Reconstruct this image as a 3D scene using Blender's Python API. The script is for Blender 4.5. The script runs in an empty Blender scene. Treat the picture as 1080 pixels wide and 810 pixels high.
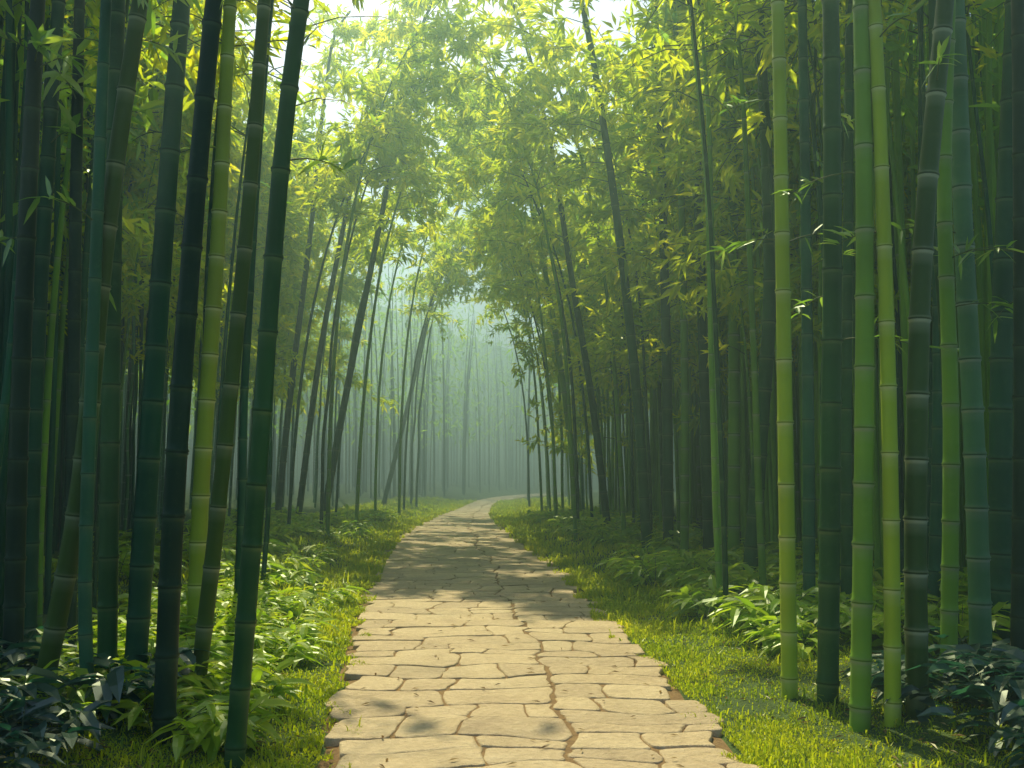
import bpy, math, random
import numpy as np
random.seed(7); rng = np.random.default_rng(7)
C = bpy.context.scene.collection
R = math.radians

# ---------------------------------------------------------------- camera
H = 1.5; F = 1050.0; TH = math.atan(90/1050)
cam_d = bpy.data.cameras.new('camera'); cam = bpy.data.objects.new('camera', cam_d); C.objects.link(cam)
cam.location = (0, 0, H); cam.rotation_euler = (math.pi/2+TH, 0, 0)
cam_d.sensor_width = 36; cam_d.lens = 35.0; cam_d.clip_end = 3000; cam_d.clip_start = 0.05
bpy.context.scene.camera = cam
def ray(px, py):
    a = (px-540)/F; b = (405-py)/F
    return np.array([a, math.cos(TH)-b*math.sin(TH), math.sin(TH)+b*math.cos(TH)])
def on_ground(px, py):
    d = ray(px, py); return d*(-H/d[2]) + np.array([0, 0, H])
def at_depth(px, py, Y):
    d = ray(px, py); return d*(Y/d[1]) + np.array([0, 0, H])

# ---------------------------------------------------------------- path / terrain functions
TY = np.array([-40, -6, 2, 5, 7.7, 10.2, 15, 19.7, 24, 31.5, 39, 46, 54, 70, 400.])
TL = np.array([-0.4, -.5, -.75, -.93, -1.26, -1.58, -2.10, -2.42, -2.55, -2.45, -2.1, -1.85, -.8, 3.5, 300])
TR = np.array([1.9, 1.7, 1.3, 1.2, 1.08, .95, .74, .3, -.10, -.55, -.6, -.45, .8, 6.5, 304])
def edge(T, y):
    y = np.asarray(y, float); s = 0
    for o in (-1.2, -.6, 0, .6, 1.2): s = s + np.interp(y+o, TY, T)
    return s/5
def eL(y): return edge(TL, y)
def eR(y): return edge(TR, y)
def vnoise(x, y, s=1.0, seed=0):
    x = np.asarray(x, float)*s + seed*13.1; y = np.asarray(y, float)*s + seed*7.7
    return (np.sin(x*1.7+np.sin(y*1.3)*1.2)+np.sin(y*2.1+np.sin(x*1.9+1.1)*1.3)+np.sin((x+y)*3.1+.7)*.5)/2.5
def outd(x, y): return np.maximum(np.maximum(eL(y)-x, x-eR(y)), 0)
def gz(x, y):
    x = np.asarray(x, float); y = np.asarray(y, float)
    d = outd(x, y)
    t = np.clip((d-.1)/1.6, 0, 1); t = t*t*(3-2*t)
    n = np.clip(d/.5, 0, 1)
    far = np.clip((np.hypot(x, y-20)-66)/90, 0, 1); far = far*far*(3-2*far)*(24+7*vnoise(x, y, .05, 3))
    return t*.16 + n*(.03*vnoise(x, y, 1.1)+.012*vnoise(x, y, 4, 3)) + np.clip((d-2)/10, 0, 1)*.35 + far

# ---------------------------------------------------------------- mesh builder
class G:
    def __init__(s): s.V=[]; s.F=[]; s.T=[]; s.M=[]; s.n=0
    def add(s, V, Fs, mat=0, tone=0.0):
        V = np.asarray(V, float).reshape(-1, 3)
        if len(V) == 0: return
        s.V.append(V); s.T.append(np.broadcast_to(np.asarray(tone, float), (len(V),)).copy())
        for f in (Fs if isinstance(Fs, list) else [Fs]):
            f = np.asarray(f, int)
            if len(f): s.F.append(f+s.n); s.M.append(mat)
        s.n += len(V)
    def mesh(s, name, mats, smooth=False):
        me = bpy.data.meshes.new(name)
        V = np.concatenate(s.V); T = np.concatenate(s.T)
        me.vertices.add(len(V)); me.vertices.foreach_set('co', V.ravel())
        loops = np.concatenate([f.ravel() for f in s.F])
        tot = np.concatenate([np.full(len(f), f.shape[1]) for f in s.F])
        mi = np.concatenate([np.full(len(f), m) for f, m in zip(s.F, s.M)])
        start = np.concatenate([[0], np.cumsum(tot)[:-1]])
        me.loops.add(len(loops)); me.loops.foreach_set('vertex_index', loops.astype(np.int32))
        me.polygons.add(len(tot)); me.polygons.foreach_set('loop_start', start.astype(np.int32))
        for m in mats: me.materials.append(m)
        me.polygons.foreach_set('material_index', mi.astype(np.int32))
        me.polygons.foreach_set('use_smooth', np.full(len(tot), smooth))
        a = me.attributes.new('tone', 'FLOAT', 'POINT'); a.data.foreach_set('value', T.astype(np.float32))
        me.update(calc_edges=True); me.validate()
        return me
    def build(s, name, mats, parent=None, smooth=False, loc=None):
        o = bpy.data.objects.new(name, s.mesh(name, mats, smooth)); C.objects.link(o)
        if parent: o.parent = parent
        if loc is not None: o.location = loc
        return o
def empty(name, loc, label, cat, group=None):
    o = bpy.data.objects.new(name, None); C.objects.link(o); o.location = loc; o.empty_display_size = .2
    o['label'] = label; o['category'] = cat
    if group: o['group'] = group
    return o
def dup(root, loc, rz, sc, label, group):
    r = root.copy(); C.objects.link(r); r.location = loc; r.rotation_euler = (0, 0, rz); r.scale = (sc, sc, sc)
    r['label'] = label; r['group'] = group
    for ch in list(root.children):
        c = ch.copy(); C.objects.link(c); c.parent = r
        for g in list(ch.children):
            d = g.copy(); C.objects.link(d); d.parent = c
    return r
def norm(v): return v/np.maximum(np.linalg.norm(v, axis=-1, keepdims=True), 1e-9)
def tube(P, r, sides, ref=(0, 1, 0)):
    P = np.asarray(P, float); n = len(P); r = np.broadcast_to(np.asarray(r, float), (n,))
    t = norm(np.gradient(P, axis=0)); u = norm(np.cross(t, np.array(ref, float))); v = np.cross(t, u)
    a = np.arange(sides)/sides*2*math.pi
    V = P[:, None, :] + r[:, None, None]*(np.cos(a)[None, :, None]*u[:, None, :]+np.sin(a)[None, :, None]*v[:, None, :])
    i = np.arange(n-1)[:, None]*sides; j = np.arange(sides)[None, :]; k = (j+1) % sides
    Fq = np.stack([i+j, i+k, i+sides+k, i+sides+j], -1).reshape(-1, 4)
    return V.reshape(-1, 3), Fq
def small_leaves(g, P, D, N, L, W, mat, tone):
    D = norm(D); S = norm(np.cross(D, N)); U = np.cross(S, D)
    n = len(P); L = L[:, None]; W = W[:, None]
    V = np.stack([P, P+D*L*.4+S*W*.5+U*W*.22, P+D*L-U*L*.08, P+D*L*.4-S*W*.5+U*W*.22], 1)
    b = np.arange(n)[:, None]*4
    g.add(V, [b+np.array([[0, 2, 1]]), b+np.array([[0, 3, 2]])], mat, np.repeat(tone, 4))
def big_leaves(g, P, D, N, L, W, droop, mat, tone):
    D = norm(D); S = norm(np.cross(D, N)); U = np.cross(S, D)
    n = len(P); L = L[:, None]; W = W[:, None]; dz = np.array([0, 0, -1.])*droop
    def pt(t, w, up): return P + D*L*t + S*W*w + U*W*up + dz*L*t*t
    V = np.stack([P, pt(.2, .42, .12), pt(.2, 0, 0), pt(.2, -.42, .12), pt(.6, .38, .12), pt(.6, 0, 0), pt(.6, -.38, .12), pt(1, 0, 0)], 1)
    b = np.arange(n)[:, None]*8
    g.add(V, [b+np.array([[0, 2, 1]]), b+np.array([[0, 3, 2]]), b+np.array([[1, 2, 5, 4]]), b+np.array([[2, 3, 6, 5]]), b+np.array([[4, 5, 7]]), b+np.array([[5, 6, 7]])], mat, np.repeat(tone, 8))

# ---------------------------------------------------------------- materials
def mat(name):
    m = bpy.data.materials.new(name); m.use_nodes = True; nt = m.node_tree; nt.nodes.clear()
    out = nt.nodes.new('ShaderNodeOutputMaterial'); return m, nt, out
def N(nt, t, **k):
    n = nt.nodes.new(t)
    for a, b in k.items(): setattr(n, a, b)
    return n
def ramp(nt, fac, stops):
    r = N(nt, 'ShaderNodeValToRGB'); e = r.color_ramp.elements
    while len(e) < len(stops): e.new(.5)
    for i, (p, c) in enumerate(stops): e[i].position = p; e[i].color = (*c, 1)
    nt.links.new(fac, r.inputs[0]); return r.outputs[0]
def mix(nt, f, a, b, mode='MIX'):
    m = N(nt, 'ShaderNodeMix', data_type='RGBA', blend_type=mode)
    for s, v in ((m.inputs[0], f), (m.inputs[6], a), (m.inputs[7], b)):
        if hasattr(v, 'links'): nt.links.new(v, s)
        else: s.default_value = v if not isinstance(v, tuple) else (*v, 1)
    return m.outputs[2]
def noise(nt, scale, detail=3, vec=None, rough=.55):
    n = N(nt, 'ShaderNodeTexNoise'); n.inputs['Scale'].default_value = scale; n.inputs['Detail'].default_value = detail; n.inputs['Roughness'].default_value = rough
    if vec is not None: nt.links.new(vec, n.inputs['Vector'])
    return n.outputs[0]
def tone_attr(nt):
    a = N(nt, 'ShaderNodeAttribute'); a.attribute_name = 'tone'; return a.outputs['Fac']

def leaf_mat(name, stops, trans, gloss=.06, tmix=.5):
    m, nt, out = mat(name)
    oi = N(nt, 'ShaderNodeObjectInfo')
    add = N(nt, 'ShaderNodeMath', operation='MULTIPLY_ADD'); nt.links.new(oi.outputs['Random'], add.inputs[0]); add.inputs[1].default_value = .3; 
    sub = N(nt, 'ShaderNodeMath', operation='SUBTRACT'); nt.links.new(tone_attr(nt), sub.inputs[0]); sub.inputs[1].default_value = .15
    nt.links.new(sub.outputs[0], add.inputs[2])
    c = ramp(nt, add.outputs[0], stops)
    tc = mix(nt, 1.0, c, trans, 'MULTIPLY')
    d = N(nt, 'ShaderNodeBsdfDiffuse'); t = N(nt, 'ShaderNodeBsdfTranslucent'); gl = N(nt, 'ShaderNodeBsdfGlossy'); gl.inputs['Roughness'].default_value = .35
    nt.links.new(c, d.inputs[0]); nt.links.new(tc, t.inputs[0]); gl.inputs[0].default_value = (.8, .9, .8, 1)
    a = N(nt, 'ShaderNodeMixShader'); a.inputs[0].default_value = tmix; nt.links.new(d.outputs[0], a.inputs[1]); nt.links.new(t.outputs[0], a.inputs[2])
    b = N(nt, 'ShaderNodeMixShader'); b.inputs[0].default_value = gloss; nt.links.new(a.outputs[0], b.inputs[1]); nt.links.new(gl.outputs[0], b.inputs[2])
    nt.links.new(b.outputs[0], out.inputs[0]); return m
LEAF = leaf_mat('bamboo_leaf', [(0, (.19, .31, .012)), (.45, (.37, .44, .012)), (.8, (.48, .50, .014)), (1, (.54, .52, .02))], (1.95, 1.95, .9), .025, .76)
LEAFN = leaf_mat('near_bamboo_leaf', [(0, (.08, .18, .03)), (.6, (.20, .34, .04)), (1, (.38, .46, .10))], (1.9, 2.1, 1.0), .14)
PLANT = leaf_mat('undergrowth_leaf', [(0, (.16, .30, .02)), (.5, (.34, .47, .03)), (1, (.52, .56, .05))], (1.75, 1.8, 1.0), .05)
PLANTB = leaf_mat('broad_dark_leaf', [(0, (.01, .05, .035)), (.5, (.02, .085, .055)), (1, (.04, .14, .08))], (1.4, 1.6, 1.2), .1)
GRASS = leaf_mat('grass_blade', [(0, (.18, .29, .012)), (.5, (.40, .47, .016)), (1, (.58, .57, .028))], (1.6, 1.65, .9), .02)
LITTER = leaf_mat('dry_leaf', [(0, (.12, .06, .02)), (.5, (.26, .15, .05)), (1, (.40, .30, .12))], (1.2, 1.1, .9), .04, .25)
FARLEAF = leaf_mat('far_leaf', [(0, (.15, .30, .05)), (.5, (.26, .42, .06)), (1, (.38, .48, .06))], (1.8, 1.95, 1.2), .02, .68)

def culm_mat(name, a, b, ring=(.34, .38, .24)):
    m, nt, out = mat(name)
    tc = N(nt, 'ShaderNodeTexCoord'); mp = N(nt, 'ShaderNodeMapping'); mp.inputs['Scale'].default_value = (9, 9, .7); nt.links.new(tc.outputs['Object'], mp.inputs[0])
    n1 = noise(nt, 2.0, 4, mp.outputs[0]); n2 = noise(nt, .8, 3, tc.outputs['Object']); n4 = noise(nt, 14, 5, tc.outputs['Object'], .7)
    c = mix(nt, n1, a, b)
    mr = N(nt, 'ShaderNodeMapRange'); mr.inputs[1].default_value = .42; mr.inputs[2].default_value = .66; nt.links.new(n2, mr.inputs[0])
    c = mix(nt, mr.outputs[0], c, tuple(x*.6 for x in a))
    mr3 = N(nt, 'ShaderNodeMapRange'); mr3.inputs[1].default_value = .56; mr3.inputs[2].default_value = .74; mr3.inputs[4].default_value = .45; nt.links.new(n4, mr3.inputs[0])
    c = mix(nt, mr3.outputs[0], c, tuple(x*.8+y_ for x, y_ in zip(b, (.04, .05, .02))))
    oi = N(nt, 'ShaderNodeObjectInfo')
    hv = N(nt, 'ShaderNodeHueSaturation'); nt.links.new(c, hv.inputs['Color'])
    m2 = N(nt, 'ShaderNodeMapRange'); m2.inputs[3].default_value = .8; m2.inputs[4].default_value = 1.3; nt.links.new(oi.outputs['Random'], m2.inputs[0]); nt.links.new(m2.outputs[0], hv.inputs['Value'])
    t = tone_attr(nt)
    pos = N(nt, 'ShaderNodeMath', operation='MAXIMUM'); nt.links.new(t, pos.inputs[0]); pos.inputs[1].default_value = 0
    neg = N(nt, 'ShaderNodeMath', operation='MULTIPLY'); nt.links.new(t, neg.inputs[0]); neg.inputs[1].default_value = -1; neg.use_clamp = True
    c = mix(nt, pos.outputs[0], hv.outputs[0], ring); c = mix(nt, neg.outputs[0], c, (.02, .02, .01))
    p = N(nt, 'ShaderNodeBsdfPrincipled'); nt.links.new(c, p.inputs['Base Color'])
    rr = N(nt, 'ShaderNodeMapRange'); rr.inputs[3].default_value = .34; rr.inputs[4].default_value = .58; nt.links.new(n2, rr.inputs[0]); nt.links.new(rr.outputs[0], p.inputs['Roughness'])
    p.inputs['Specular IOR Level'].default_value = .32; p.inputs['Specular Tint'].default_value = (.75, 1, .5, 1)
    nt.links.new(p.outputs[0], out.inputs[0]); return m
CM = dict(
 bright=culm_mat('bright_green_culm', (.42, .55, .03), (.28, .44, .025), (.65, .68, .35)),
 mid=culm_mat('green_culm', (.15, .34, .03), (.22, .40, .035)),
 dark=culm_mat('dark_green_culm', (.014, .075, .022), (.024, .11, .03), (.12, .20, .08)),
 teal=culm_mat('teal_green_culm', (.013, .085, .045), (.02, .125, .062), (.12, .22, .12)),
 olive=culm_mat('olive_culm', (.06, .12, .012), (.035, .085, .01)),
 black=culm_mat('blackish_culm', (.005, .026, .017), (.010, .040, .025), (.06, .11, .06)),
 brown=culm_mat('brown_green_culm', (.025, .085, .018), (.045, .10, .02), (.5, .55, .42)),
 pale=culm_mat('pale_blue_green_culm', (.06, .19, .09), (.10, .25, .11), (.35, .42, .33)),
 haze=culm_mat('haze_tinted_culm', (.05, .16, .10), (.09, .22, .13), (.25, .38, .3)))  # haze: paler, bluer culm with aerial perspective put into its base colour
m, nt, out = mat('twig_wood'); p = N(nt, 'ShaderNodeBsdfPrincipled'); nt.links.new(ramp(nt, noise(nt, 6), [(.3, (.06, .12, .03)), (.7, (.12, .16, .04))]), p.inputs['Base Color']); p.inputs['Roughness'].default_value = .6; nt.links.new(p.outputs[0], out.inputs[0]); TWIG = m

# stone
m, nt, out = mat('flagstone'); tc = N(nt, 'ShaderNodeTexCoord')
n1 = noise(nt, 3.0, 7, tc.outputs['Object'], .7); n2 = noise(nt, 22, 5, tc.outputs['Object'], .7); n3 = noise(nt, .9, 3, tc.outputs['Object'])
c = ramp(nt, tone_attr(nt), [(0, (.40, .29, .16)), (.35, (.58, .43, .23)), (.7, (.70, .53, .28)), (1, (.78, .62, .36))])
c = mix(nt, .5, c, ramp(nt, n1, [(.28, (.28, .18, .09)), (.5, (.63, .47, .25)), (.72, (.82, .66, .41))]))
mr = N(nt, 'ShaderNodeMapRange'); mr.inputs[1].default_value = .5; mr.inputs[2].default_value = .7; nt.links.new(n3, mr.inputs[0])
m4 = N(nt, 'ShaderNodeMath', operation='MULTIPLY'); nt.links.new(mr.outputs[0], m4.inputs[0]); m4.inputs[1].default_value = .25
c = mix(nt, m4.outputs[0], c, (.25, .21, .12))
c = mix(nt, .25, c, ramp(nt, n2, [(.35, (.22, .16, .10)), (.65, (.74, .62, .44))]))
p = N(nt, 'ShaderNodeBsdfPrincipled'); nt.links.new(c, p.inputs['Base Color']); p.inputs['Roughness'].default_value = .7
b = N(nt, 'ShaderNodeBump'); b.inputs['Strength'].default_value = .8; b.inputs['Distance'].default_value = .03
ad = N(nt, 'ShaderNodeMath', operation='ADD'); nt.links.new(n1, ad.inputs[0]); nt.links.new(n2, ad.inputs[1]); nt.links.new(ad.outputs[0], b.inputs['Height']); nt.links.new(b.outputs[0], p.inputs['Normal'])
nt.links.new(p.outputs[0], out.inputs[0]); STONE = m
def soil_mat(name, stops, s1=3, bumpd=.03):
    m, nt, out = mat(name); tc = N(nt, 'ShaderNodeTexCoord')
    n1 = noise(nt, s1, 6, tc.outputs['Object'], .7); n2 = noise(nt, 30, 4, tc.outputs['Object'], .7)
    c = mix(nt, .4, ramp(nt, n1, stops), ramp(nt, n2, stops))
    p = N(nt, 'ShaderNodeBsdfPrincipled'); nt.links.new(c, p.inputs['Base Color']); p.inputs['Roughness'].default_value = .95
    b = N(nt, 'ShaderNodeBump'); b.inputs['Distance'].default_value = bumpd; nt.links.new(n2, b.inputs['Height']); nt.links.new(b.outputs[0], p.inputs['Normal'])
    nt.links.new(p.outputs[0], out.inputs[0]); return m
SOIL = soil_mat('forest_soil', [(.3, (.03, .065, .012)), (.5, (.065, .12, .02)), (.7, (.11, .18, .03))])
BED = soil_mat('path_bed_soil', [(.3, (.14, .08, .03)), (.5, (.25, .15, .06)), (.7, (.36, .23, .09))], 6, .015)

# ---------------------------------------------------------------- ground
def axis(lo, hi, st, far):
    a = list(np.arange(lo, hi+1e-6, st)); o = []; x = hi; k = st
    while x < far: k = min(k*1.5, 20); x += k; o.append(x)
    q = []; x = lo; k = st
    while x > -far: k = min(k*1.5, 20); x -= k; q.append(x)
    return np.array(q[::-1]+a+o)
X = axis(-9, 9, .15, 500); Yy = axis(-3, 50, .2, 500)
gx, gy = np.meshgrid(X, Yy); zz = gz(gx, gy)
inside = (outd(gx, gy) <= 0); zz = np.where(inside & (gy < 66), -.03, zz)
V = np.stack([gx, gy, zz], -1).reshape(-1, 3); nx = len(X)
i = np.arange(len(Yy)-1)[:, None]*nx; j = np.arange(nx-1)[None, :]
g = G(); g.add(V, np.stack([i+j, i+j+1, i+nx+j+1, i+nx+j], -1).reshape(-1, 4))
o = g.build('ground', [SOIL], smooth=True); o['kind'] = 'structure'

# ---------------------------------------------------------------- path
g = G()
ys = np.arange(-6, 64, .3); us = np.linspace(0, 1, 9)
LL = eL(ys)-.07+.05*vnoise(ys, ys*0, 2.3); RR = eR(ys)+.07+.05*vnoise(ys, ys*0+5, 2.1)
V = np.stack([np.stack([LL+(RR-LL)*u, ys, np.full(len(ys), .025 if 0 < u < 1 else -.02)], -1) for u in us], 1).reshape(-1, 3)
i = np.arange(len(ys)-1)[:, None]*9; j = np.arange(8)[None, :]
g.add(V, np.stack([i+j, i+j+1, i+9+j+1, i+9+j], -1).reshape(-1, 4), 1)
def warp(x, y): return x+.08*vnoise(x, y, 2.3, 1)+.02*vnoise(x, y, 8, 2), y+.14*vnoise(x, y, 1.6, 4)+.035*vnoise(x, y, 5, 5)
def stone(x0, x1, y0, y1):
    gp = random.uniform(.002, .009); x0 += gp; x1 -= gp; y0 += gp; y1 -= gp
    w, h = x1-x0, y1-y0
    if w < .1 or h < .08: return
    r = min(w, h)*random.uniform(.06, .22); pts = []
    n = max(3, int(w/.1)); m_ = max(3, int(h/.1))
    cs = [(x0, y0, 1, 1), (x1, y0, -1, 1), (x1, y1, -1, -1), (x0, y1, 1, -1)]
    for q in range(4):
        cxx, cyy, sx, sy = cs[q]; k1 = r*random.uniform(.6, 1.5); k2 = r*random.uniform(.6, 1.5)
        if q % 2 == 0: a = (cxx, cyy+sy*k1); b = (cxx+sx*k2, cyy)
        else: a = (cxx+sx*k1, cyy); b = (cxx, cyy+sy*k2)
        mid = (cxx+sx*k2*.27, cyy+sy*k1*.27)
        pts += [a, mid, b]
        nxt = cs[(q+1) % 4]; cnt = n if q % 2 == 0 else m_
        e = (nxt[0]+(nxt[2]*r if q % 2 == 0 else 0), nxt[1]+(nxt[3]*r if q % 2 == 1 else 0))
        for k in range(1, cnt): 
            t = k/cnt; pts.append((b[0]+(e[0]-b[0])*t+random.uniform(-.007, .007), b[1]+(e[1]-b[1])*t+random.uniform(-.007, .007)))
    P = np.array(pts); wx, wy = warp(P[:, 0], P[:, 1]); P = np.stack([wx, wy], -1); c = P.mean(0); n = len(P)
    z = .035+random.uniform(-.004, .004); tx, ty = random.uniform(-.01, .01), random.uniform(-.01, .01)
    def ring(s, zz, jit=0):
        Q = c+(P-c)*s; return np.column_stack([Q, zz+(Q[:, 0]-c[0])*tx+(Q[:, 1]-c[1])*ty+rng.uniform(-jit, jit, n)])
    sz = min(w, h)
    V = np.concatenate([ring(1, -.01), ring(1, z-.005), ring(1-.005/sz*2, z-.001), ring(1-.018/sz*2, z, .0006), ring(.5, z, .0008), [[c[0], c[1], z]]])
    k = np.arange(n); k2 = (k+1) % n
    Fq = np.concatenate([np.stack([k+a*n, k2+a*n, k2+(a+1)*n, k+(a+1)*n], -1) for a in range(4)])
    Ft = np.stack([k+4*n, k2+4*n, np.full(n, 5*n)], -1)
    g.add(V, [Fq, Ft], 0, random.random())
def crack(y): return float(eL(y)+(eR(y)-eL(y))*.64)+.05*math.sin(y*.9)
for lane in (0, 1):
    y = -3.0+lane*.2
    while y < 60:
        dy = random.uniform(.2, .5) if y < 40 else .6
        cmid = crack(y+dy/2)
        if lane == 0: x = float(eL(y+dy/2))+random.uniform(-.06, .1); end = cmid-.008
        else: x = cmid+.008; end = float(eR(y+dy/2))+random.uniform(-.1, .06)
        while x < end-.12:
            w = random.choice([random.uniform(.22, .42), random.uniform(.35, .65), random.uniform(.55, .9)])
            if end-x-w < .2: w = end-x
            if w > .4 and random.random() < .22 and dy > .38:
                s = random.uniform(.35, .65); stone(x, x+w, y, y+dy*s); stone(x, x+w, y+dy*s, y+dy)
            else: stone(x, x+w, y, y+dy)
            x += w
        y += dy
o = g.build('path', [STONE, BED], smooth=True); o['kind'] = 'structure'

# ---------------------------------------------------------------- bamboo
def catmull(P, n=14):
    P = [np.array(p, float) for p in P]; P = [2*P[0]-P[1]]+P+[2*P[-1]-P[-2]]; out = []
    for k in range(1, len(P)-2):
        a, b, c, d = P[k-1:k+3]
        for t in np.linspace(0, 1, n, endpoint=False):
            out.append(.5*((2*b)+(-a+c)*t+(2*a-5*b+4*c-d)*t*t+(-a+3*b-3*c+d)*t**3))
    out.append(P[-2]); return np.array(out)
def reparam(P):
    s = np.concatenate([[0], np.cumsum(np.linalg.norm(np.diff(P, axis=0), axis=1))])
    return s, lambda q: np.stack([np.interp(q, s, P[:, i]) for i in range(3)], -1)
def culm_geo(g, P, r0, sides=10, seg=.3, full=True, rtop=.18):
    s, f = reparam(P); L = s[-1]; q = [0.0]; rr = [r0*1.05]; tn = [0.0]; x = seg*.5; k = 0
    R_ = lambda x: r0*(1-(1-rtop)*(x/L)**1.5)
    while x < L-.05:
        r = R_(x); sc = r0/.05
        if full:
            for d, m_, t in ((-.10, .99, 0), (-.03, 1.0, .25), (-.012*sc, 1.01, .75), (-.005*sc, 1.12, .7), (.0, 1.03, -.85), (.006*sc, 1.15, .3), (.018*sc, 1.01, 0), (.06, .985, 0)):
                q.append(x+d); rr.append(r*m_); tn.append(t)
        else:
            for d, m_, t in ((-.02, 1, 0), (0, 1.12, .6), (.02, 1, 0)):
                q.append(x+d); rr.append(r*m_); tn.append(t)
        x += seg*(1+.5*min(x/3, 1))*random.uniform(.85, 1.15)
    q.append(L); rr.append(R_(L)*.3); tn.append(0)
    V, Fq = tube(f(np.array(q)), rr, sides)
    g.add(V, Fq, 0, np.repeat(tn, sides))
    return L, f
def crown_geo(g, f, L, s0, nb, nl, blen=1.5, lsize=.2, twigs=True, bias=None):
    bs = s0+(L-s0)*np.sort(rng.uniform(0, 1, nb)**.85); az = rng.uniform(0, 2*math.pi, nb)
    bl = blen*rng.uniform(.5, 1.1, nb)*np.clip(1.15-.55*(bs-s0)/(L-s0), .4, 1)
    D = np.stack([np.cos(az), np.sin(az), rng.uniform(.1, .85, nb)], -1); D = norm(D)
    B = f(bs); dr = rng.uniform(.3, .7, nb)
    def at(i, t): return B[i]+D[i]*(bl[i]*t)[:, None]+np.array([0, 0, -1.])*(dr[i]*bl[i]*t*t)[:, None]
    if twigs:
        for k in range(nb):
            t = np.array([0, .35, .7, 1.]); V, Fq = tube(at(np.full(4, k), t), np.array([.009, .007, .005, .002])*1.2, 3, (0, .1, 1)); g.add(V, Fq, 1, 0)
    ntf = nl//6; bi = rng.integers(0, nb, ntf); t = rng.uniform(.2, 1.05, ntf)
    tp = at(bi, t)+rng.normal(0, .10, (ntf, 3))*np.array([1, 1, .8]); td = norm(D[bi]*.7+rng.normal(0, .7, (ntf, 3))+np.array([0, 0, -.25])); tt = np.clip(rng.normal(.5, .22, ntf), 0, 1)
    P = np.repeat(tp, 6, 0)+rng.normal(0, .04, (ntf*6, 3)); Dd = np.repeat(td, 6, 0)+rng.normal(0, .55, (ntf*6, 3))+np.array([0, 0, -.3])
    Nn = np.array([0, 0, 1.])+rng.normal(0, .45, (ntf*6, 3)); n = ntf*6
    Ln = lsize*rng.uniform(.65, 1.25, n); small_leaves(g, P, Dd, Nn, Ln, Ln*.27, 0, np.clip(np.repeat(tt, 6)+rng.normal(0, .12, n), 0, 1))
def side_branch(root, f, L, s, az, ln, nleaf=9, lsz=.17):
    D = np.array([math.cos(az), math.sin(az), random.uniform(.2, .6)]); D /= np.linalg.norm(D); B = f(np.array([s]))[0]
    P = np.array([B+D*ln*t+np.array([0, 0, -1])*.35*ln*t*t for t in np.linspace(0, 1, 6)])
    g = G(); V, Fq = tube(P, np.linspace(.006, .002, 6), 5, (0, .1, 1)); g.add(V, Fq); br = g.build('side_branch', [TWIG], root, True)
    g = G(); t = np.concatenate([rng.uniform(.3, 1, nleaf-2), [1, 1]]); pi = B+D*(ln*t)[:, None]+np.array([0, 0, -1])*(.35*ln*t*t)[:, None]
    Ln = lsz*rng.uniform(.7, 1.2, nleaf)
    big_leaves(g, pi, D*.8+rng.normal(0, .55, (nleaf, 3)), np.array([0, 0, 1.])+rng.normal(0, .4, (nleaf, 3)), Ln, Ln*.2, .25, 0, np.clip(rng.normal(.55, .25, nleaf), 0, 1))
    g.build('leaves', [LEAFN], br)

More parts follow.
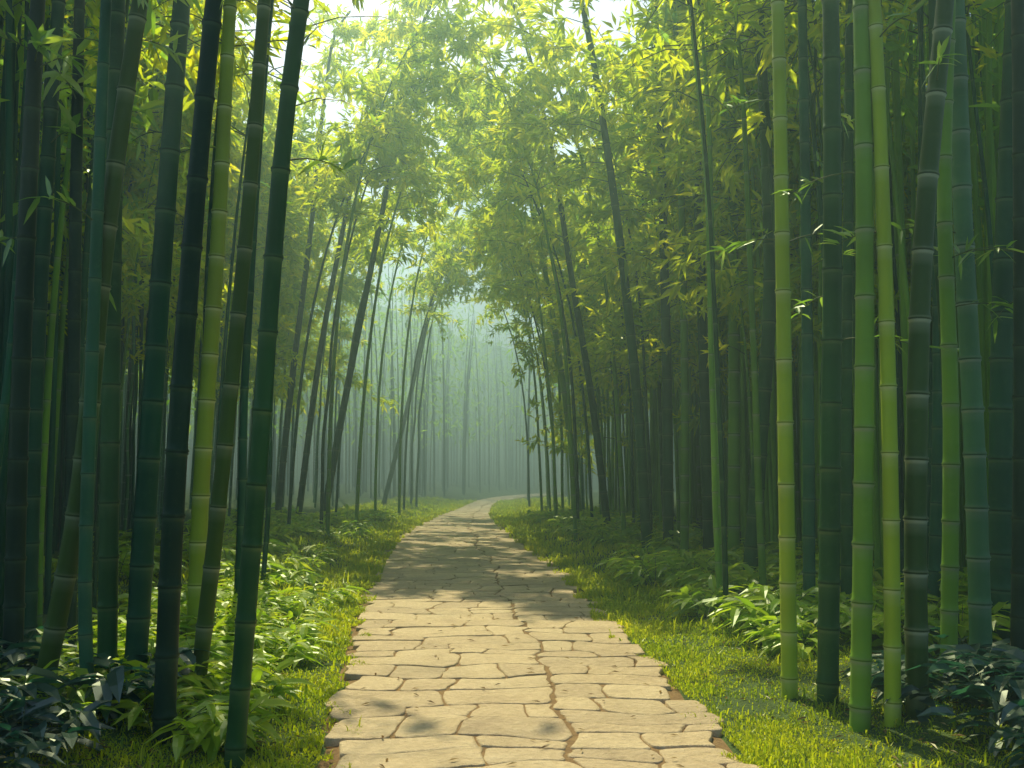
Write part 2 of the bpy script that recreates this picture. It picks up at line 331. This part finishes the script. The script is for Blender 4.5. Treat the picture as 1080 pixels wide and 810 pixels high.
HERO = [
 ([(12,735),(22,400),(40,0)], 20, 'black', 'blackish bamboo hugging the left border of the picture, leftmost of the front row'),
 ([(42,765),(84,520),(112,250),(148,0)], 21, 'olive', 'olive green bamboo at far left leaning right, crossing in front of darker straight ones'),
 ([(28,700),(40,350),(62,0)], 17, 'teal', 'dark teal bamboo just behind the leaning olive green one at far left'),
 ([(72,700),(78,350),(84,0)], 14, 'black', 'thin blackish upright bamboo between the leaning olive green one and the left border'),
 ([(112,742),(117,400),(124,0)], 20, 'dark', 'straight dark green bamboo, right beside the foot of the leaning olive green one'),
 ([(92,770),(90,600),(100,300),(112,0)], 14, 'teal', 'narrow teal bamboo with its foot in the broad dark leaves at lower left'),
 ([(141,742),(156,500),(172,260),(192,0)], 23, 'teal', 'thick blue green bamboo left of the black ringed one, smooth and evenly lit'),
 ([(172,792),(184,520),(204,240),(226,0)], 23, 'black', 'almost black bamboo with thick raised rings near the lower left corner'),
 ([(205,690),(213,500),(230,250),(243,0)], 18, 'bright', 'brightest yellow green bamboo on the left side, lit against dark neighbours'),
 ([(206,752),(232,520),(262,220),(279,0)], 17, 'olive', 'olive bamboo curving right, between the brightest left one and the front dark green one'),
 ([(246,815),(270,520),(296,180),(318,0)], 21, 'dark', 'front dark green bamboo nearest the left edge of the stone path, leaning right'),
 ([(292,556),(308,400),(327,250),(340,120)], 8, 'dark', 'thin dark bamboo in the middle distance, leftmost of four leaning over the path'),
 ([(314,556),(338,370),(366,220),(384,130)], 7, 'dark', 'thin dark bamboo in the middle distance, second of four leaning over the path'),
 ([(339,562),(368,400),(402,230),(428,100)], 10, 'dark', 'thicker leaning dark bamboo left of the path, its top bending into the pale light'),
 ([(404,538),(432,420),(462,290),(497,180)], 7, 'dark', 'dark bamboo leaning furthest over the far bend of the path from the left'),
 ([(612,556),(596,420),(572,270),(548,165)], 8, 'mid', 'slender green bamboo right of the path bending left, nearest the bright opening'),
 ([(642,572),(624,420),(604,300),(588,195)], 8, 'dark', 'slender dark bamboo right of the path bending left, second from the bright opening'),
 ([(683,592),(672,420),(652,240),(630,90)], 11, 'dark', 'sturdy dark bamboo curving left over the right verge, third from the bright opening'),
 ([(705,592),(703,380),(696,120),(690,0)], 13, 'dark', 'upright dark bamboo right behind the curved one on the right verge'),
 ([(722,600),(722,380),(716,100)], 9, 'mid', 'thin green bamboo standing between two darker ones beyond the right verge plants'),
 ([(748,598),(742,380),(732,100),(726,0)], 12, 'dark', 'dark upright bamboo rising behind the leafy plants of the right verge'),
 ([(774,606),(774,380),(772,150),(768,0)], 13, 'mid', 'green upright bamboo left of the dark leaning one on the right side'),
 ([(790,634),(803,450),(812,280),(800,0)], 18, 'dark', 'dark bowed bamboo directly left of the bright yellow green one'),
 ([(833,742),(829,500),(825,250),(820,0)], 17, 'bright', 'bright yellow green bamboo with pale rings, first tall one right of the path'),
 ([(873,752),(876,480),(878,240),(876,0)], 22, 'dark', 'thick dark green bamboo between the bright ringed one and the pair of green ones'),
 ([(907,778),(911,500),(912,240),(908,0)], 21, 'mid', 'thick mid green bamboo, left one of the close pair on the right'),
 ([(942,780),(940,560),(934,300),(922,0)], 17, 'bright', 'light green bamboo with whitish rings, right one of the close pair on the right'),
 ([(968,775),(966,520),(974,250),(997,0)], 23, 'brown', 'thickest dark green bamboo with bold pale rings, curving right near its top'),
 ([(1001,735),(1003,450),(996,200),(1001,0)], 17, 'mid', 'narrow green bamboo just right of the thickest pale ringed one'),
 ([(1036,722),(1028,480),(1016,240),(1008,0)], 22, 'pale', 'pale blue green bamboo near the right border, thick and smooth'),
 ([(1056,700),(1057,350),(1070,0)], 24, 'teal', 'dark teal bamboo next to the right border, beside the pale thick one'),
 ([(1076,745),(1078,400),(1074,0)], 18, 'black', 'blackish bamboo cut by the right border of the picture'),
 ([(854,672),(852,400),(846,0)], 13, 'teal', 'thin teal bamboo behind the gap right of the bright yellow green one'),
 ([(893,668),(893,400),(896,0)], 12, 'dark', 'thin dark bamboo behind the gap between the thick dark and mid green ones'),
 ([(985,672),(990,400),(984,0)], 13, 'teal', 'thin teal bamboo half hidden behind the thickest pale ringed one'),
]
taken = []
for hi, (pts, wpx, mk, label) in enumerate(HERO):
    b = on_ground(*pts[0]); D = b[1]; b[2] = float(gz(b[0], D))-.03; taken.append((b[0], D))
    W = [b]+[at_depth(px, py, D+.02*k) for k, (px, py) in enumerate(pts[1:], 1)]
    W = [w-b for w in W]; r = wpx/F*D/2; r = min(r, .09)
    last = W[-1]; tdir = norm(W[-1]-W[-2]); side = -1 if b[0] > float(eL(D)+eR(D))/2 else 1
    h = last[2]; near = D < 12; tgt = (9.0 if near else max(h+1.5, 10.5)) + random.uniform(-.5, .5)
    cur = last.copy(); dd = tdir.copy(); k = 0
    while cur[2] < tgt and k < 12:
        dd = norm(dd+np.array([side*.03, random.uniform(-.03, .03), -.02])); cur = cur+dd*1.0; W.append(cur.copy()); k += 1
    for k in range(2):
        dd = norm(dd+np.array([side*.15, 0, -.25])); cur = cur+dd*.5; W.append(cur.copy())
    root = empty('bamboo', tuple(b), label, 'bamboo')
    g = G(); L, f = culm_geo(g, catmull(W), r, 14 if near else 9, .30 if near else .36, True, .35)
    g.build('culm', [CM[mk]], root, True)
    g = G(); rt = side < 0
    crown_geo(g, f, L, 5.6 if near else (L*.46 if rt else L*.60), 16 if near else 30, 200 if near else (1300 if rt else 1700), 1.2 if near else (1.6 if rt else 1.9), .2 if near else .29)
    g.build('crown', [LEAF, TWIG], root)
    if near:
        for q in range(random.choice([1, 2, 3])): side_branch(root, f, L, random.uniform(2.2, 4.3), random.uniform(0, 6.28), random.uniform(.3, .55))
    if hi in (0, 2, 3): # leafy twigs hanging into the top left corner
        for q in range(2): side_branch(root, f, L, random.uniform(3.9, 4.5), random.uniform(-1.6, .2), random.uniform(.45, .7), 11, .30)
print('hero done')
# filler variants
def variant(mk, sides, full, hgt, r, nl, arch=1.0, lo=.42, nb=24, blen=1.6):
    root = empty('bamboo', (0, 0, 0), 'x', 'bamboo', 'x')
    W = [np.zeros(3)]; lean = random.uniform(.0, .045)
    for z in np.arange(1, hgt+.1, 1.0): W.append(np.array([lean*z+arch*(z/hgt)**3.0, random.uniform(-.05, .05), z-.3*arch*(z/hgt)**6]))
    g = G(); L, f = culm_geo(g, catmull(W, 6), r, sides, .34, full, .15); g.build('culm', [CM[mk]], root, True)
    g = G(); crown_geo(g, f, L, hgt*lo, nb, nl, blen, .29); g.build('crown', [LEAF, TWIG], root)
    return root
VS = [variant(mk, 8, True, random.uniform(8.5, 9.5), random.uniform(.026, .045), 220, .5, .62) for mk in ('dark', 'teal', 'mid', 'dark', 'teal', 'mid')]
VN = [variant(mk, 8, True, random.uniform(8.5, 10.5), random.uniform(.026, .042), 950, .8, .38) for mk in ('dark', 'mid', 'mid', 'mid', 'mid', 'teal')]
VA = [variant(mk, 8, True, random.uniform(10.5, 12), random.uniform(.034, .044), 1400, random.uniform(2.0, 2.8), .58) for mk in ('dark', 'mid', 'teal', 'mid')]
VL = [variant(mk, 8, True, random.uniform(7.5, 9.5), random.uniform(.028, .036), 1300, random.uniform(.8, 1.4), .24, 34, 1.4) for mk in ('mid', 'dark', 'mid')]
VF = [variant(mk, 6, False, random.uniform(10, 12), random.uniform(.026, .038), 1700, .7, .38, 30, 1.8) for mk in ('haze', 'pale', 'haze', 'pale')]  # far rows: distance haze is tinted into these culm colours
used = set()
def region(x, y):
    left = x < float(eL(y)+eR(y))/2; s = 'left' if left else 'right'
    if y < 13: return ('slim shaded bamboo filling the gaps just behind the front row %s of the path' % s, 'second row bamboo %s of the path' % s)
    if y < 26: return ('slim bamboo standing in the crowded middle rows %s of the path' % s, 'middle row bamboo %s of the path' % s)
    return ('distant pale bamboo in the hazy rear rows %s of the path bend' % s, 'rear row bamboo %s of the path' % s)
def put(root, x, y, rz, sc, lg=None):
    lab, grp = lg or region(x, y); z = float(gz(x, y))-.03; taken.append((x, y))
    if root not in used:
        used.add(root); root.location = (x, y, z); root.rotation_euler = (0, 0, rz); root.scale = (sc,)*3; root['label'] = lab; root['group'] = grp
    else: dup(root, (x, y, z), rz, sc, lab, grp)
cnt = 0; tries = 0
while cnt < 22 and tries < 3000:
    tries += 1; y = random.uniform(21, 37) if cnt > 3 else random.uniform(18, 21); left = random.random() < .42; d = random.uniform(.9, 2.1)
    x = float(eL(y))-d if left else float(eR(y))+d
    if any((x-a)**2+(y-b)**2 < .8 for a, b in taken): continue
    put(random.choice(VA), x, y, (0 if left else math.pi)+random.gauss(0, .3), random.uniform(.95, 1.12)); cnt += 1
LOW = ('leafy bamboo right of the path with bright foliage hanging low toward the ground', 'low leaved bamboo right of the path')
tries = 0; c2 = 0
while c2 < 13 and tries < 3000:
    tries += 1; y = random.uniform(17, 36); d = random.uniform(1.5, 3.2); x = float(eR(y))+d
    if any((x-a)**2+(y-b)**2 < .6 for a, b in taken): continue
    put(random.choice(VL), x, y, math.pi+random.gauss(0, .5), random.uniform(.85, 1.1), LOW); c2 += 1; cnt += 1
while cnt < 263 and tries < 60000:
    tries += 1
    y = 7+30*random.random()**1.4; left = random.random() < .42
    dmin = .9 if y < 12 else (3.9 if left else 2.2)
    d = dmin+random.random()**1.05*(7.2-dmin)
    x = float(eL(y))-d if left else float(eR(y))+d
    if abs(x) > .56*y+.6: continue
    if y < 9.5 and abs(x) < 3.3: continue
    md = .22+.013*y
    if any((x-a)**2+(y-b)**2 < md*md for a, b in taken): continue
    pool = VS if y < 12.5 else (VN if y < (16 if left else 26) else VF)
    put(random.choice(pool), x, y, (0 if left else math.pi)+random.gauss(0, .7), random.uniform(.85, 1.1))
    cnt += 1
print('filler', cnt, tries)

# far and side thickets: masses nobody could count
def thicket(n_want, ylo, yhi, xlo, xhi, ok, rad, leafk, t0):
    g = G(); gl = G(); n = 0
    while n < n_want:
        y = random.uniform(ylo, yhi); x = random.uniform(xlo, xhi); d = float(outd(x, y))
        if abs(x) > .60*y+2.5 or not ok(x, y, d): continue
        h = random.uniform(9, 12.5); lx, ly = random.uniform(-.6, .6), random.uniform(-.4, .4); z0 = float(gz(x, y))
        P = np.array([[x+lx*t*t, y+ly*t*t, z0+h*t-.05] for t in (0, .3, .6, 1)])
        V, Fq = tube(P, np.array([1, .95, .8, .3])*rad*random.uniform(.7, 1.25), 6); g.add(V, Fq)
        k = leafk(x, y); t = rng.uniform(t0, 1.05, k); pp = np.stack([x+lx*t*t, y+ly*t*t, z0+h*t], -1)+rng.normal(0, .75, (k, 3))*np.array([1, 1, .5])
        Ln = rng.uniform(.3, .5, k); small_leaves(gl, pp, rng.normal(0, 1, (k, 3))+np.array([0, 0, -.5]), np.array([0, 0, 1.])+rng.normal(0, .5, (k, 3)), Ln, Ln*.28, 0, np.clip(rng.normal(.5, .25, k), 0, 1))
        n += 1
    return g, gl
def glade(x, y): return y > 36 and abs(x+.5) < 10
def ok_far(x, y, d):
    if y < 42 and d < 7.4: return False
    if d < 1.2: return False
    return not (glade(x, y) and y < 50 and random.random() < .35)
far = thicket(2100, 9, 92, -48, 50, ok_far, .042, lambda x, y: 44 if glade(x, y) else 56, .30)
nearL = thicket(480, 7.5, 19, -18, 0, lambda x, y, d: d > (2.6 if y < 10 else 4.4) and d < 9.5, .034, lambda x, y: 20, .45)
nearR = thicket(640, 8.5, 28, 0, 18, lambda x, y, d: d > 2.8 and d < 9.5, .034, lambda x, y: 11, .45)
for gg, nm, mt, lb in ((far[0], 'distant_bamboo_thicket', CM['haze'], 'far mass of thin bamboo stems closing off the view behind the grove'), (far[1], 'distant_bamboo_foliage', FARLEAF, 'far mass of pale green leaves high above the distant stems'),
    (nearL[0], 'left_bamboo_thicket', CM['teal'], 'dark crowded mass of slim stems deep in the grove left of the path'), (nearL[1], 'left_bamboo_foliage', FARLEAF, 'leaf mass high over the crowded stems deep in the left grove'),
    (nearR[0], 'right_bamboo_thicket', CM['mid'], 'crowded mass of slim green stems deep in the grove right of the path'), (nearR[1], 'right_bamboo_foliage', FARLEAF, 'leaf mass high over the crowded stems deep in the right grove')):
    o = gg.build(nm, [mt], smooth=('thicket' in nm)); o['kind'] = 'stuff'; o['category'] = 'bamboo'; o['label'] = lb

# ---------------------------------------------------------------- undergrowth
def plant(name, n_st, hgt, lsz, wr, M, spread=.8, nleaf=7):
    root = empty(name, (0, 0, 0), 'x', 'plant', 'x'); gs = G(); gl = G()
    for k in range(n_st):
        az = random.uniform(0, 6.28); ln = hgt*random.uniform(.7, 1.3); sp = random.uniform(.3, 1)*spread
        t = np.linspace(0, 1, 6); P = np.stack([math.cos(az)*sp*ln*t**1.3, math.sin(az)*sp*ln*t**1.3, ln*(t-.45*sp*t*t)], -1)+np.array([random.uniform(-.08, .08), random.uniform(-.08, .08), 0])
        V, Fq = tube(P, np.linspace(.005, .002, 6), 4, (.3, 1, .1)); gs.add(V, Fq)
        tt = np.concatenate([np.linspace(.3, .95, nleaf-1), [1.0]]); pp = np.stack([np.interp(tt, t, P[:, i]) for i in range(3)], -1)
        o = np.array([math.cos(az), math.sin(az), .2]); sgn = np.where(np.arange(nleaf) % 2, 1, -1)[:, None]
        sd = np.array([-math.sin(az), math.cos(az), 0.])
        Ln = lsz*rng.uniform(.7, 1.2, nleaf)
        big_leaves(gl, pp, o*.8+sd*sgn*.7+rng.normal(0, .25, (nleaf, 3)), np.array([0, 0, 1.])+rng.normal(0, .25, (nleaf, 3)), Ln, Ln*wr, .35, 0, np.clip(rng.normal(.5, .22, nleaf), 0, 1))
    gs.build('stems', [TWIG], root, True); gl.build('leaves', [M], root); return root
PV = [plant('leafy_plant', random.randint(8, 11), random.uniform(.24, .38), .27, .30, PLANT, .95, 6) for _ in range(6)]
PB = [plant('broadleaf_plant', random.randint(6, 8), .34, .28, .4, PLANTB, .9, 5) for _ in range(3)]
def place(root, x, y, sc, lab, grp):
    z = float(gz(x, y))-.02; rz = random.uniform(0, 6.28)
    if root not in used:
        used.add(root); root.location = (x, y, z); root.rotation_euler = (0, 0, rz); root.scale = (sc,)*3; root['label'] = lab; root['group'] = grp
    else: dup(root, (x, y, z), rz, sc, lab, grp)
pl = []
def scatter(n, side, y0, y1, d0, d1, kinds, lab, grp, s0, s1, md=.28):
    k = 0; tr = 0
    while k < n and tr < 4000:
        tr += 1; y = random.uniform(y0, y1); d = random.uniform(d0, d1); x = float(eL(y))-d if side < 0 else float(eR(y))+d
        if abs(x) > .55*y+.3 or any((x-a)**2+(y-b)**2 < md*md for a, b in pl): continue
        pl.append((x, y)); place(random.choice(kinds), x, y, random.uniform(s0, s1), lab, grp); k += 1
scatter(58, -1, 5.4, 11, .42, 1.9, PV, 'low leafy plant with narrow drooping leaves along the left side of the near path', 'leafy plants beside the near path on the left', .6, 1.0)
scatter(66, -1, 11, 28, .8, 4.5, PV, 'small leafy plant on the left verge further down the path', 'leafy plants on the far left verge', .8, 1.3, .4)
scatter(80, 1, 7.5, 14, .8, 3.4, PV, 'lush leafy plant with long narrow leaves under the bamboo right of the path', 'leafy plants under the right hand bamboo', .8, 1.35)
scatter(60, 1, 13, 28, 1.0, 3.4, PV, 'small leafy plant on the right verge further down the path', 'leafy plants on the far right verge', .8, 1.25, .4)
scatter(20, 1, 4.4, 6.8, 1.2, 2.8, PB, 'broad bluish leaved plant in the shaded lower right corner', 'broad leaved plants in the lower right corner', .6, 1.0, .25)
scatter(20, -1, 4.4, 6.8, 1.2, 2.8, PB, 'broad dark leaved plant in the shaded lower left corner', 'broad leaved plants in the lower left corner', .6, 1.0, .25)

# grass
g = G()
def blades(n, y0, y1, dmax, hs, pw=1.4, wmul=1.0):
    y = y0+(y1-y0)*rng.uniform(0, 1, n)**1.5; s = rng.integers(0, 2, n)*2-1; d = rng.uniform(0, 1, n)**pw*dmax-.17
    x = np.where(s < 0, eL(y)-d, eR(y)+d); keep = ((vnoise(x, y, 1.6, 6)+vnoise(x, y, 5, 7)*.5+rng.uniform(-.9, .6, n)) > -.6) & ((d > .02) | (vnoise(x, y, 3.1, 9)+vnoise(x, y, 9, 4)*.5 > -d*3-.1)); x, y, d = x[keep], y[keep], d[keep]; n = len(x)
    P = np.stack([x, y, np.maximum(gz(x, y)-.01, .015)], -1); az = rng.uniform(0, 6.28, n); h = hs*rng.uniform(.4, 1.3, n)*(1+.45*vnoise(x, y, 2.2, 8)+.35*vnoise(x, y, 7, 1))*np.clip(y/9, .8, 2); w = .0042*wmul*np.clip(y/6, 1, 4)
    L_ = np.stack([np.cos(az), np.sin(az), az*0], -1); S = np.stack([-np.sin(az), np.cos(az), az*0], -1)
    b = rng.uniform(.3, 1.1, n)[:, None]; hh = h[:, None]; ww = np.asarray(w)[:, None]*np.ones((n, 1)); up = np.array([0, 0, 1.])
    m_ = P+up*hh*.55+L_*hh*b*.25; t = P+up*hh*(1-.35*b)+L_*hh*b*.9
    V = np.stack([P-S*ww, P+S*ww, m_+S*ww*.8, m_-S*ww*.8, t], 1); q = np.arange(n)[:, None]*5
    g.add(V, [q+np.array([[0, 1, 2, 3]]), q+np.array([[3, 2, 4]])], 0, np.repeat(np.clip(.5+.25*vnoise(x, y, 1.3, 2)+rng.normal(0, .2, n), 0, 1), 5))
blades(130000, 4.2, 14, 1.65, .042); blades(90000, 10, 46, 3.4, .06); blades(4500, 4.2, 14, 1.5, .12, 1.0, 1.4)
o = g.build('grass', [GRASS]); o['kind'] = 'stuff'; o['category'] = 'grass'; o['label'] = 'short mossy yellow green grass bordering both sides of the stone path'
# leaf litter
g = G(); n = 9000
y = 4+30*rng.uniform(0, 1, n)**1.6; x = rng.uniform(-6, 6, n)*(.25+y/14); onp = outd(x, y) <= 0; keep = (~onp) | (rng.uniform(0, 1, n) < .10)
x, y = x[keep], y[keep]; n = len(x); onp = outd(x, y) <= 0
P = np.stack([x, y, np.where(onp, .046, gz(x, y)+.012)], -1); az = rng.uniform(0, 6.28, n)
Ln = rng.uniform(.04, .09, n); small_leaves(g, P, np.stack([np.cos(az), np.sin(az), rng.normal(0, .06, n)], -1), np.array([0, 0, 1.])+rng.normal(0, .12, (n, 3)), Ln, Ln*.22, 0, rng.uniform(0, 1, n))
o = g.build('leaf_litter', [LITTER]); o['kind'] = 'stuff'; o['category'] = 'fallen leaves'; o['label'] = 'dry brown bamboo leaves scattered over the soil and path stones'

# ---------------------------------------------------------------- light
SE, SA = 49, -13   # elevation, azimuth from +Y (negative = left)
sd = bpy.data.lights.new('sun', 'SUN'); sd.energy = 5; sd.angle = R(.6); sd.color = (1, .89, .54)
so = bpy.data.objects.new('sun', sd); C.objects.link(so)
from mathutils import Vector
dv = Vector((math.sin(R(SA))*math.cos(R(SE)), math.cos(R(SA))*math.cos(R(SE)), math.sin(R(SE))))
so.rotation_euler = dv.to_track_quat('Z', 'Y').to_euler(); so.location = dv*40
w = bpy.data.worlds.new('World'); bpy.context.scene.world = w; w.use_nodes = True; nt = w.node_tree
sky = nt.nodes.new('ShaderNodeTexSky'); sky.sky_type = 'NISHITA'; sky.sun_disc = False; sky.sun_elevation = R(SE); sky.sun_rotation = R(SA); sky.air_density = 1.0; sky.dust_density = 2; sky.ozone_density = 1
nt.links.new(sky.outputs[0], nt.nodes['Background'].inputs[0]); nt.nodes['Background'].inputs[1].default_value = .15
# the misty air: a low dome over the whole grove, camera included; the mist thickens deeper in the grove
m, nt, out = mat('misty_air'); v = N(nt, 'ShaderNodeVolumeScatter'); v.inputs['Anisotropy'].default_value = .58
va = N(nt, 'ShaderNodeVolumeAbsorption'); vadd = N(nt, 'ShaderNodeAddShader')
for q in (v, va): q.inputs['Color'].default_value = (.62, .97, 1.0, 1)
tc = N(nt, 'ShaderNodeTexCoord'); sx = N(nt, 'ShaderNodeSeparateXYZ'); nt.links.new(tc.outputs['Object'], sx.inputs[0])
mr = N(nt, 'ShaderNodeMapRange'); mr.interpolation_type = 'SMOOTHSTEP'; mr.inputs[1].default_value = 17; mr.inputs[2].default_value = 44; mr.inputs[3].default_value = .008; mr.inputs[4].default_value = .036
nt.links.new(sx.outputs[1], mr.inputs[0]); nt.links.new(mr.outputs[0], v.inputs['Density']); nt.links.new(mr.outputs[0], va.inputs['Density'])
nt.links.new(v.outputs[0], vadd.inputs[0]); nt.links.new(va.outputs[0], vadd.inputs[1]); nt.links.new(vadd.outputs[0], out.inputs['Volume'])
try: m.cycles.volume_step_rate = .35
except Exception as e: print('step rate', e)
g = G(); prof = [(96, -2), (95, 6), (88, 11), (70, 14), (40, 15)]; ns = 32; a = np.arange(ns)/ns*2*math.pi
V = np.concatenate([np.column_stack([r*np.cos(a), 10+r*np.sin(a), np.full(ns, z)]) for r, z in prof]+[[[0, 10, 15.2]], [[0, 10, -2]]])
k = np.arange(ns); k2 = (k+1) % ns; Fq = np.concatenate([np.stack([k+q*ns, k2+q*ns, k2+(q+1)*ns, k+(q+1)*ns], -1) for q in range(4)])
Ft = np.concatenate([np.stack([k+4*ns, k2+4*ns, np.full(ns, 5*ns)], -1), np.stack([k2, k, np.full(ns, 5*ns+1)], -1)])
g.add(V, [Fq, Ft]); o = g.build('sky', [m]); o['kind'] = 'structure'
vs = bpy.context.scene.view_settings; vs.view_transform = 'Standard'; vs.look = 'None'; vs.exposure = 0
